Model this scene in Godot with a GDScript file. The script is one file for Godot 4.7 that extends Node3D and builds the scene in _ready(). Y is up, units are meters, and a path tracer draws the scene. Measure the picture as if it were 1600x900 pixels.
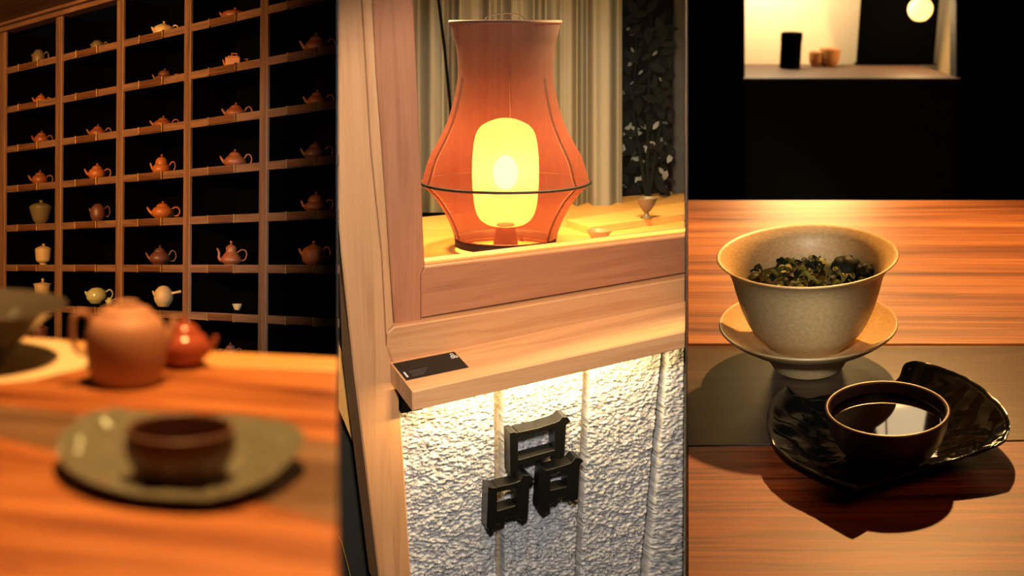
extends Node3D
# Three adjoining tea-house views stand side by side between two thin partition walls:
# a wall of teapots behind a tea table, a shop window with a lantern, and a tea table with a covered bowl.
# Points are worked out in the camera's axes (x right, y up, z towards the viewer) from a plane and a sight line.

const F := 2000.0
const EYE := Vector3(0, 1.5, 0)
const PITCH := 16.0
var CW := Transform3D(Basis(Vector3.RIGHT, deg_to_rad(-PITCH)), EYE)
var used := {}
var M := {}

class MB:
	var v := PackedVector3Array()
	var n := PackedVector3Array()
	var uv := PackedVector2Array()
	var ix := PackedInt32Array()
	func face(pts: Array, nn: Vector3, ua: Vector3, va: Vector3) -> void:
		var o := v.size()
		var e1 := ua - nn * ua.dot(nn)
		if e1.length() < 0.01:
			e1 = va - nn * va.dot(nn)
		e1 = e1.normalized()
		var e2 := nn.cross(e1)
		var flat := PackedVector2Array()
		for p in pts:
			v.append(p)
			n.append(nn)
			flat.append(Vector2(p.dot(e1), p.dot(e2)))
			uv.append(Vector2(p.dot(ua), p.dot(va)) if absf(nn.dot(ua)) < 0.7 else Vector2(p.dot(e1), p.dot(e2)))
		var tris := PackedInt32Array([0, 1, 2, 0, 2, 3]) if pts.size() == 4 else Geometry2D.triangulate_polygon(flat)
		if pts.size() == 4:
			for k in 4:
				var a := flat[(k + 1) % 4] - flat[k]
				var b := flat[(k + 2) % 4] - flat[(k + 1) % 4]
				var c := flat[(k + 3) % 4] - flat[(k + 2) % 4]
				if a.cross(b) * b.cross(c) < 0:
					tris = Geometry2D.triangulate_polygon(flat)
		for k in range(0, tris.size() - 2, 3):
			var a: Vector3 = pts[tris[k]]
			var b: Vector3 = pts[tris[k + 1]]
			var c: Vector3 = pts[tris[k + 2]]
			if (b - a).cross(c - a).dot(nn) > 0:
				ix.append_array([o + tris[k], o + tris[k + 2], o + tris[k + 1]])
			else:
				ix.append_array([o + tris[k], o + tris[k + 1], o + tris[k + 2]])
	func prism(pts: Array, ext: Vector3, bev := 0.0, grain := Vector3.RIGHT, backs := []) -> void:
		var nn := Vector3.ZERO
		var cen := Vector3.ZERO
		for i in pts.size():
			nn += pts[i].cross(pts[(i + 1) % pts.size()])
			cen += pts[i] / pts.size()
		nn = nn.normalized()
		if nn.dot(ext) > 0:
			nn = -nn
		var turn := 0.0
		for i in pts.size():
			turn += (pts[i] - cen).cross(pts[(i + 1) % pts.size()] - cen).dot(nn)
		var sgn := signf(turn)
		var front := []
		var mid := []
		var back := []
		var outs := []
		var m := pts.size()
		for i in m:
			var e: Vector3 = (pts[(i + 1) % m] - pts[i]).normalized()
			outs.append(e.cross(nn) * sgn)
		for i in m:
			var o0: Vector3 = outs[(i + m - 1) % m]
			var o1: Vector3 = outs[i]
			var bis := (o0 + o1).normalized()
			front.append(pts[i] - bis * bev / maxf(0.4, bis.dot(o1)))
			mid.append(pts[i] + ext.normalized() * bev)
			back.append(backs[i] if backs else pts[i] + ext)
		var va := nn.cross(grain).normalized()
		face(front if bev > 0 else pts, nn, grain, va)
		face(back, -nn, grain, va)
		for i in m:
			var j := (i + 1) % m
			var on: Vector3 = (outs[i] - ext.normalized() * outs[i].dot(ext.normalized())).normalized()
			if bev > 0:
				face([front[i], front[j], mid[j], mid[i]], (on + nn).normalized(), grain, va)
				face([mid[i], mid[j], back[j], back[i]], on, grain, on.cross(grain).normalized())
			else:
				face([pts[i], pts[j], back[j], back[i]], on, grain, on.cross(grain).normalized())
	func surf(rows: Array, wrap := false, us := 1.0, vs := 1.0) -> void:
		var o := v.size()
		var r := rows.size()
		var c: int = rows[0].size()
		var nr := PackedVector3Array()
		nr.resize(r * c)
		for i in r - 1:
			for j in c - 1:
				var a: Vector3 = rows[i][j]
				var b: Vector3 = rows[i][j + 1]
				var d: Vector3 = rows[i + 1][j]
				var e: Vector3 = rows[i + 1][j + 1]
				var f := (e - a).cross(d - b)
				nr[i * c + j] += f
				nr[i * c + j + 1] += f
				nr[(i + 1) * c + j] += f
				nr[(i + 1) * c + j + 1] += f
				ix.append_array([o + i * c + j, o + (i + 1) * c + j, o + i * c + j + 1, o + i * c + j + 1, o + (i + 1) * c + j, o + (i + 1) * c + j + 1])
		for i in r:
			if wrap:
				var s := nr[i * c] + nr[i * c + c - 1]
				nr[i * c] = s
				nr[i * c + c - 1] = s
			if rows[i][0].distance_to(rows[i][c / 2]) < 1e-5:   # a pole
				var s := Vector3.ZERO
				for j in c:
					s += nr[i * c + j]
				for j in c:
					nr[i * c + j] = s
			for j in c:
				v.append(rows[i][j])
				n.append(nr[i * c + j].normalized() if nr[i * c + j].length() > 0 else Vector3.UP)
				uv.append(Vector2(us * j / (c - 1.0), vs * i / (r - 1.0)))
	func lathe(prof: Array, seg := 32, us := 1.0, vs := 1.0, at := Vector3.ZERO, wob := 0.0) -> void:
		var rows := []
		for p in prof:
			var row := PackedVector3Array()
			for j in seg + 1:
				var a := TAU * (j % seg) / seg
				var w: float = 1.0 + wob * absf(sin(a * 4.0)) * clampf(p.x / maxf(0.001, prof[prof.size() / 2].x), 0, 1)
				row.append(at + Vector3(p.x * w * cos(a), p.y, -p.x * w * sin(a)))
			rows.append(row)
		surf(rows, true, us, vs)
	func tube(path: Array, radii: Array, seg := 10, cap := true) -> void:
		var rows := []
		var t0: Vector3 = (path[1] - path[0]).normalized()
		var s := t0.cross(Vector3(0.13, 0.35, 0.93)).normalized()
		var m := path.size()
		for i in m:
			var t: Vector3 = (path[mini(i + 1, m - 1)] - path[maxi(i - 1, 0)]).normalized()
			s = (s - t * s.dot(t)).normalized()
			var b := t.cross(s)
			var row := PackedVector3Array()
			for j in seg + 1:
				var a := TAU * (j % seg) / seg
				row.append(path[i] + (s * cos(a) + b * sin(a)) * radii[i])
			if cap and i == 0:
				rows.append(dot_row(path[0], seg))
			rows.append(row)
			if cap and i == m - 1:
				rows.append(dot_row(path[i], seg))
		surf(rows, true)
	func dot_row(p: Vector3, seg: int) -> PackedVector3Array:
		var row := PackedVector3Array()
		for j in seg + 1:
			row.append(p)
		return row
	func box(c: Vector3, s: Vector3, bev := 0.0) -> void:
		var h := s / 2
		prism([c + Vector3(-h.x, -h.y, h.z), c + Vector3(h.x, -h.y, h.z), c + Vector3(h.x, h.y, h.z), c + Vector3(-h.x, h.y, h.z)], Vector3(0, 0, -s.z), bev, Vector3.RIGHT if s.x >= s.y else Vector3.UP)
	func mesh(mat: Material, xf := Transform3D()) -> ArrayMesh:
		var a := []
		a.resize(Mesh.ARRAY_MAX)
		a[Mesh.ARRAY_VERTEX] = xf * v
		a[Mesh.ARRAY_NORMAL] = Transform3D(xf.basis, Vector3.ZERO) * n
		a[Mesh.ARRAY_TEX_UV] = uv
		a[Mesh.ARRAY_INDEX] = ix
		var am := ArrayMesh.new()
		am.add_surface_from_arrays(Mesh.PRIMITIVE_TRIANGLES, a)
		am.surface_set_material(0, mat)
		return am

# ---------------------------------------------------------------- placing
func ray(x: float, y: float) -> Vector3:
	return Vector3((x - 800.0) / F, (450.0 - y) / F, -1.0)
func hit(n: Vector3, d: float, x: float, y: float) -> Vector3:
	var r := ray(x, y)
	return r * (d / n.dot(r))
func proj(p: Vector3) -> Vector2:
	return Vector2(800.0 + F * p.x / -p.z, 450.0 - F * p.y / -p.z)
func numbered(called: String) -> String:
	used[called] = used.get(called, 0) + 1
	return called if used[called] == 1 else "%s_%03d" % [called, used[called] - 1]
func tag(o: Node, label := "", category := "", group := "", kind := "") -> void:
	if label: o.set_meta("label", label)
	if category: o.set_meta("category", category)
	if group: o.set_meta("group", group)
	if kind: o.set_meta("kind", kind)
func thing(called: String, label: String, category: String, at: Vector3, b := Basis(), group := "") -> Node3D:
	var o := Node3D.new()
	o.name = numbered(called)
	add_child(o)
	o.transform = CW * Transform3D(b, at)
	tag(o, label, category, group)
	return o
func part(called: String, mb: MB, mat: Material, parent: Node3D, in_camera := false) -> MeshInstance3D:
	var o := MeshInstance3D.new()
	o.name = called
	var up := Transform3D()
	var q: Node = parent
	while q != self:
		up = q.transform * up
		q = q.get_parent()
	o.mesh = mb.mesh(mat, up.affine_inverse() * CW if in_camera else Transform3D())
	parent.add_child(o, true)
	return o
func struct(called: String, mb: MB, mat: Material, label := "") -> MeshInstance3D:
	var o := MeshInstance3D.new()
	o.name = numbered(called)
	o.mesh = mb.mesh(mat, CW)
	add_child(o)
	tag(o, label, "", "", "structure")
	return o
func frame(n: Vector3, right := Vector3.RIGHT) -> Basis:   # y along n
	var x := (right - n * right.dot(n)).normalized()
	return Basis(x, n, x.cross(n))
func curve(pts: Array, per := 5) -> Array:
	var out := []
	var m := pts.size()
	for i in m - 1:
		var p0 = pts[maxi(i - 1, 0)]
		var p1 = pts[i]
		var p2 = pts[i + 1]
		var p3 = pts[mini(i + 2, m - 1)]
		for k in per:
			var t := float(k) / per
			out.append(0.5 * ((2.0 * p1) + (p2 - p0) * t + (2.0 * p0 - 5.0 * p1 + 4.0 * p2 - p3) * t * t + (3.0 * p1 - p0 - 3.0 * p2 + p3) * t * t * t))
	out.append(pts[m - 1])
	return out
func scaled(pts: Array, sx: float, sy: float) -> Array:
	var o := []
	for p in pts:
		o.append(Vector2(maxf(0.0, p.x) * sx, p.y * sy))
	return o
func rand(r: RandomNumberGenerator, a: float, b: float) -> float:
	return r.randf_range(a, b)

# ---------------------------------------------------------------- materials
func noise(s: int, f: float, oct := 4, type := FastNoiseLite.TYPE_SIMPLEX_SMOOTH) -> FastNoiseLite:
	var k := FastNoiseLite.new()
	k.seed = s
	k.frequency = f
	k.noise_type = type
	k.fractal_octaves = oct
	return k
func mat(col: Color, rough := 0.6, metal := 0.0) -> StandardMaterial3D:
	var m := StandardMaterial3D.new()
	m.albedo_color = col
	m.roughness = rough
	m.metallic = metal
	return m
func picture(w: int, h: int, f: Callable) -> ImageTexture:
	var im := Image.create(w, h, false, Image.FORMAT_RGB8)
	for y in h:
		for x in w:
			im.set_pixel(x, y, f.call(x, y))
	return ImageTexture.create_from_image(im)
# grain that repeats every tile: noise looked up on a torus along the grain
func wood_picture(s: int, dark: Color, mid: Color, light: Color, contrast: float, figure := 1.0) -> ImageTexture:
	var a := noise(s, 1.0, 3)
	var b := noise(s + 7, 1.0, 2)
	return picture(512, 512, func(x: int, y: int):
		var t := TAU * x / 512.0
		var u := TAU * y / 512.0
		var cx := cos(t) * 0.22
		var sx := sin(t) * 0.22
		var warp := 0.35 * a.get_noise_3d(cx * 2.0 + 3.0 * cos(u), sx * 2.0, 2.0 * sin(u)) * figure
		var broad := a.get_noise_3d(cx * 1.5 + 1.7 * cos(u + warp), sx * 1.5 + 5.0, 1.7 * sin(u + warp))
		var fine := b.get_noise_3d(cx * 3.0 + 14.0 * cos(u + warp), sx * 3.0, 14.0 * sin(u + warp))
		var fibre := b.get_noise_3d(cx * 9.0 + 55.0 * cos(u), sx * 9.0, 55.0 * sin(u))
		var k := clampf(0.5 + contrast * (0.9 * broad + 0.45 * fine + 0.3 * fibre), 0.0, 1.0)
		return dark.lerp(mid, k * 2.0) if k < 0.5 else mid.lerp(light, k * 2.0 - 1.0))
func wood(tex: ImageTexture, tint: Color, rough: float, scale: Vector3, bump := 0.02) -> StandardMaterial3D:
	var m := mat(tint, rough)
	m.albedo_texture = tex
	m.uv1_scale = scale
	m.heightmap_enabled = true
	m.heightmap_texture = tex
	m.heightmap_scale = bump
	return m
func materials() -> void:
	M.t_table = wood_picture(11, Color(0.36, 0.20, 0.11), Color(0.64, 0.43, 0.27), Color(0.82, 0.62, 0.43), 0.75)
	M.t_pale = wood_picture(23, Color(0.74, 0.58, 0.46), Color(0.87, 0.72, 0.59), Color(0.93, 0.81, 0.69), 0.36)
	M.t_brown = wood_picture(37, Color(0.30, 0.22, 0.17), Color(0.46, 0.36, 0.29), Color(0.57, 0.47, 0.39), 0.5)
	M.table = wood(M.t_table, Color(.82, .72, .60), 0.45, Vector3(.3, 1.8, 1))
	M.table_front = wood(M.t_table, Color(.95, .86, .74), 0.42, Vector3(2.2, 7.0, 1))
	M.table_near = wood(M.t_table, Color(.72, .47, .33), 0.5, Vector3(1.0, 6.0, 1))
	M.inlay = wood(M.t_brown, Color(0.62, 0.62, 0.60), 0.36, Vector3(1.1, 3, 1), 0.01)
	M.post = wood(M.t_pale, Color(0.86, 0.75, 0.62), 0.55, Vector3(1.3, 5.0, 1))
	M.sash = wood(M.t_pale, Color(0.74, 0.58, 0.49), 0.55, Vector3(1.7, 6.0, 1))
	M.shelf = wood(M.t_pale, Color(0.95, 0.85, 0.72), 0.5, Vector3(1.2, 5.0, 1))
	M.honey = wood(M.t_pale, Color(1, 0.88, 0.58), 0.5, Vector3(1.0, 4.0, 1))
	M.cabinet = wood(M.t_brown, Color(1, 0.95, 0.9), 0.6, Vector3(2.0, 9.0, 1))
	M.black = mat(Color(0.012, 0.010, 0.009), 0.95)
	M.black.metallic_specular = 0.1
	M.inside = mat(Color(0.055, 0.035, 0.028), 0.95)
	M.plate = wood(M.t_brown, Color(0.85, 0.72, 0.6), 0.5, Vector3(2.0, 9.0, 1))
	M.brass = mat(Color(0.56, 0.44, 0.26), 0.5, 0.7)
	# fired clay: a fine speckle, light in tone so that the glaze colour tints it
	var k := noise(5, 0.09, 4)
	M.t_clay = picture(256, 256, func(x: int, y: int):
		var s := 0.93 + 0.09 * k.get_noise_2d(x, y) + 0.03 * k.get_noise_2d(x * 4.0, y * 4.0)
		return Color(s, s * 0.985, s * 0.96))
	var sp := noise(9, 0.05, 5)
	M.t_stone = picture(512, 512, func(x: int, y: int):
		var t := TAU * x / 512.0
		var u := TAU * y / 512.0
		var a := sp.get_noise_3d(60.0 * cos(t) + 400.0, 60.0 * sin(t), 70.0 * cos(u)) + 0.6 * sp.get_noise_3d(190.0 * cos(t), 190.0 * sin(t) + 60.0 * sin(u), 190.0 * cos(u))
		var pit := smoothstep(0.40, 0.54, sp.get_noise_3d(120.0 * cos(t) + 900.0, 120.0 * sin(t) + 50.0 * sin(u), 120.0 * cos(u)))
		var b := clampf(0.74 + 0.22 * a, 0.3, 1.0) * (1.0 - 0.55 * pit)
		return Color(b, b * 0.985, b * 0.965))
	M.stone = mat(Color(0.92, 0.92, 0.94), 0.9)
	M.stone.albedo_texture = M.t_stone
	M.stone.uv1_scale = Vector3(5.5, 5.5, 1)
	M.stone.heightmap_enabled = true
	M.stone.heightmap_texture = M.t_stone
	M.stone.heightmap_scale = 0.25
	M.mortar = M.stone.duplicate()
	M.mortar.albedo_color = Color(0.86, 0.78, 0.66)
	M.mortar.heightmap_scale = 0.2
	M.iron = mat(Color(0.035, 0.03, 0.026), 0.34)
	M.iron.metallic_specular = 0.7
	# woven cloth of the lantern
	var wv := noise(15, 0.02, 3)
	M.t_weave = picture(256, 256, func(x: int, y: int):
		var s := 0.80 + 0.10 * (sin(TAU * x / 4.0) + sin(TAU * y / 4.0)) * 0.5 + 0.12 * wv.get_noise_2d(x * 6.0, y)
		return Color(s, s, s))
func clay(col: Color, rough := 0.42) -> StandardMaterial3D:
	var key := "clay%s%.2f" % [col.to_html(), rough]
	if not M.has(key):
		var m := mat(col, rough)
		m.albedo_texture = M.t_clay
		m.uv1_scale = Vector3(3, 2, 1)
		M[key] = m
	return M[key]

# ---------------------------------------------------------------- shared makers
const POTS := {
	"jug": [[Vector2(0, 0), Vector2(.72, 0), Vector2(.8, .03), Vector2(.94, .2), Vector2(1, .5), Vector2(.92, .72), Vector2(.66, .84), Vector2(.5, .86)], [Vector2(.66, .84), Vector2(.6, .88), Vector2(.34, .93), Vector2(.0, .94)], .3, [Vector2(-.8, .42), Vector2(-1.05, .52), Vector2(-1.24, .74)], [Vector2(.84, .74), Vector2(1.0, .86), Vector2(1.26, .84), Vector2(1.32, .6), Vector2(1.2, .42), Vector2(.94, .4)]],
	"round": [[Vector2(0, 0), Vector2(.5, 0), Vector2(.58, .03), Vector2(.9, .2), Vector2(1, .38), Vector2(.9, .56), Vector2(.6, .69), Vector2(.5, .7)], [Vector2(.6, .69), Vector2(.58, .74), Vector2(.4, .83), Vector2(.14, .88), Vector2(.0, .88)], .13, [Vector2(-.8, .3), Vector2(-1.15, .42), Vector2(-1.42, .66)], [Vector2(.82, .56), Vector2(1.1, .68), Vector2(1.42, .62), Vector2(1.52, .42), Vector2(1.32, .22), Vector2(.95, .24)]],
	"flat": [[Vector2(0, 0), Vector2(.55, 0), Vector2(.65, .03), Vector2(.95, .2), Vector2(1, .36), Vector2(.85, .52), Vector2(.56, .66), Vector2(.45, .68)], [Vector2(.56, .66), Vector2(.5, .74), Vector2(.28, .84), Vector2(.1, .87), Vector2(.0, .87)], .11, [Vector2(-.85, .28), Vector2(-1.1, .38), Vector2(-1.36, .62)], [Vector2(.86, .5), Vector2(1.12, .72), Vector2(1.42, .68), Vector2(1.54, .45), Vector2(1.36, .22), Vector2(.96, .22)]],
	"gourd": [[Vector2(0, 0), Vector2(.6, 0), Vector2(.7, .03), Vector2(.98, .16), Vector2(1, .3), Vector2(.86, .44), Vector2(.68, .5), Vector2(.6, .52)], [Vector2(.7, .5), Vector2(.7, .58), Vector2(.6, .72), Vector2(.34, .84), Vector2(.0, .87)], .13, [Vector2(-.86, .26), Vector2(-1.08, .34), Vector2(-1.28, .58)], [Vector2(.84, .46), Vector2(1.08, .62), Vector2(1.38, .6), Vector2(1.48, .4), Vector2(1.28, .18), Vector2(.96, .16)]],
	"pear": [[Vector2(0, 0), Vector2(.6, 0), Vector2(.68, .03), Vector2(.98, .14), Vector2(1, .24), Vector2(.84, .38), Vector2(.56, .52), Vector2(.5, .66), Vector2(.46, .68)], [Vector2(.54, .66), Vector2(.54, .7), Vector2(.4, .78), Vector2(.16, .84), Vector2(.0, .85)], .15, [Vector2(-.9, .18), Vector2(-1.2, .28), Vector2(-1.22, .52), Vector2(-1.42, .68)], [Vector2(.6, .5), Vector2(1.0, .62), Vector2(1.42, .6), Vector2(1.56, .42), Vector2(1.36, .22), Vector2(.98, .18)]],
	"melon": [[Vector2(0, 0), Vector2(.5, 0), Vector2(.62, .02), Vector2(.92, .16), Vector2(1, .4), Vector2(.9, .62), Vector2(.55, .76), Vector2(.3, .78)], [Vector2(.42, .77), Vector2(.3, .82), Vector2(.12, .85), Vector2(.0, .85)], .14, [Vector2(-.88, .42), Vector2(-1.1, .52), Vector2(-1.26, .68)], [Vector2(.84, .62), Vector2(1.05, .74), Vector2(1.32, .7), Vector2(1.42, .48), Vector2(1.26, .3), Vector2(.98, .3)]],
	"ball": [[Vector2(0, 0), Vector2(.5, 0), Vector2(.6, .03), Vector2(.94, .26), Vector2(1, .5), Vector2(.88, .74), Vector2(.62, .88), Vector2(.5, .9)], [Vector2(.62, .88), Vector2(.5, .94), Vector2(.2, .985), Vector2(.0, .985)], .05, [Vector2(-.8, .5), Vector2(-1.0, .6), Vector2(-1.14, .74)], [Vector2(.86, .72), Vector2(1.15, .86), Vector2(1.42, .78), Vector2(1.5, .54), Vector2(1.3, .34), Vector2(.98, .34)]],
}

func pot(o: Node3D, type: String, R: float, H: float, m: Material, lidm: Material = null, spout := true, handle := true, flip := 1.0) -> void:
	var t: Array = POTS[type]
	var mb := MB.new()
	mb.lathe(scaled(curve(t[0], 4), R, H), 32, 2, 1, Vector3.ZERO, 0.05 if type == "melon" else 0.0)
	part("body", mb, m, o)
	mb = MB.new()
	mb.lathe(scaled(curve(t[1], 4), R, H), 28)
	var lid := part("lid", mb, lidm if lidm else m, o)
	var k: float = t[2]
	var top: float = t[1][t[1].size() - 1].y
	mb = MB.new()
	mb.lathe(scaled(curve([Vector2(k * .55, top - .02), Vector2(k * .5, top + .02), Vector2(k, lerpf(top, 1.0, .55)), Vector2(k * .7, .98), Vector2(0, 1)], 3), R, H), 14)
	part("knob", mb, lidm if lidm else m, lid)
	if spout:
		var path := []
		for p in curve(t[3], 5):
			path.append(Vector3(p.x * R * flip, p.y * H, 0))
		var rad := []
		for i in path.size():
			rad.append(lerpf(.24, .085, pow(float(i) / (path.size() - 1), .7)) * R)
		mb = MB.new()
		mb.tube(path, rad, 10)
		part("spout", mb, m, o)
	if handle:
		var path := []
		for p in curve(t[4], 5):
			path.append(Vector3(p.x * R * flip, p.y * H, 0))
		var rad := []
		for i in path.size():
			rad.append((.066 + .02 * absf(i - path.size() / 2.0) / path.size()) * R)
		mb = MB.new()
		mb.tube(path, rad, 8)
		part("handle", mb, m, o)

func leaf_plate(o: Node3D, n: Vector3, d: float, cen: Vector2, rim: Array, sc: float, m: Material, s := 3, thick := 3.0, ripple := 3.0) -> void:
	var c := hit(n, d, cen.x, cen.y)
	var pts := []
	for r in rim:
		var b := hit(n, d + r[2] * sc, r[0], r[1])
		pts.append(b - n * r[2] * sc)
		pts.append(Vector3(r[2], 0, 0))
	var ring := []
	var hh := []
	var k := rim.size()
	for i in k:
		var p := []
		var h := []
		for j in 4:
			var q := (i + k - 1 + j) % k
			p.append(pts[q * 2])
			h.append(rim[q][2] * sc)
		for j in 6:
			var t := j / 6.0
			ring.append(p[1].cubic_interpolate(p[2], p[0], p[3], t))
			hh.append(lerpf(h[1], h[2], t))
	var nz := noise(s, 1.0, 3)
	var top := []
	var under := []
	var flat_r := 0.42
	for i in 22:
		var f := i / 21.0
		var row := PackedVector3Array()
		var low := PackedVector3Array()
		for j in ring.size() + 1:
			var q := j % ring.size()
			var rise := pow(clampf((f - flat_r) / (1 - flat_r), 0, 1), 1.5)
			var along: Vector3 = c + (ring[q] - c) * f
			var w := nz.get_noise_2d((along - c).x / sc * 0.016, (along - c).z / sc * 0.028)
			var rip := (1.0 - absf(w) * 3.0) * ripple * sc * smoothstep(0.3, 0.75, f) * (1.0 - 0.7 * smoothstep(0.85, 1.0, f))
			row.append(along + n * (thick * sc + hh[q] * rise + rip))
			low.append(along + n * (hh[q] * rise + rip * 0.6))
		top.append(row)
		under.append(low)
	under.reverse()
	top.append_array(under)
	var mb := MB.new()
	mb.surf(top, true, 4, 2)
	part("leaf_dish", mb, m, o, true)

func bowl_profile(out: Array, wall: float, floor_h: float) -> Array:
	# outside from the foot up, over the lip, down the inside
	var o := curve(out, 5)
	var res := [Vector2(0, out[0].y)]
	res.append_array(o)
	var inner := []
	for p in o:
		if p.y >= floor_h:
			inner.append(Vector2(maxf(0.0, p.x - wall), p.y))
	inner.reverse()
	inner[0] = Vector2(inner[0].x + wall * .5, inner[0].y + wall * .35)
	res.append_array(inner)
	res.append(Vector2(0, floor_h - wall * .2))
	return res

# ---------------------------------------------------------------- the wall of teapots
var X1 := Vector3(2084, -37, 2000).normalized()
var Y1 := (Vector3.UP - X1 * X1.y).normalized()
var Z1 := X1.cross(Y1)
var P1 := ray(270, 413) * 1.8
func cab(x: float, y: float, off := 0.0) -> Vector3:
	return Basis(X1, Y1, Z1).transposed() * (hit(Z1, Z1.dot(P1) + off, x, y) - P1)

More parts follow.
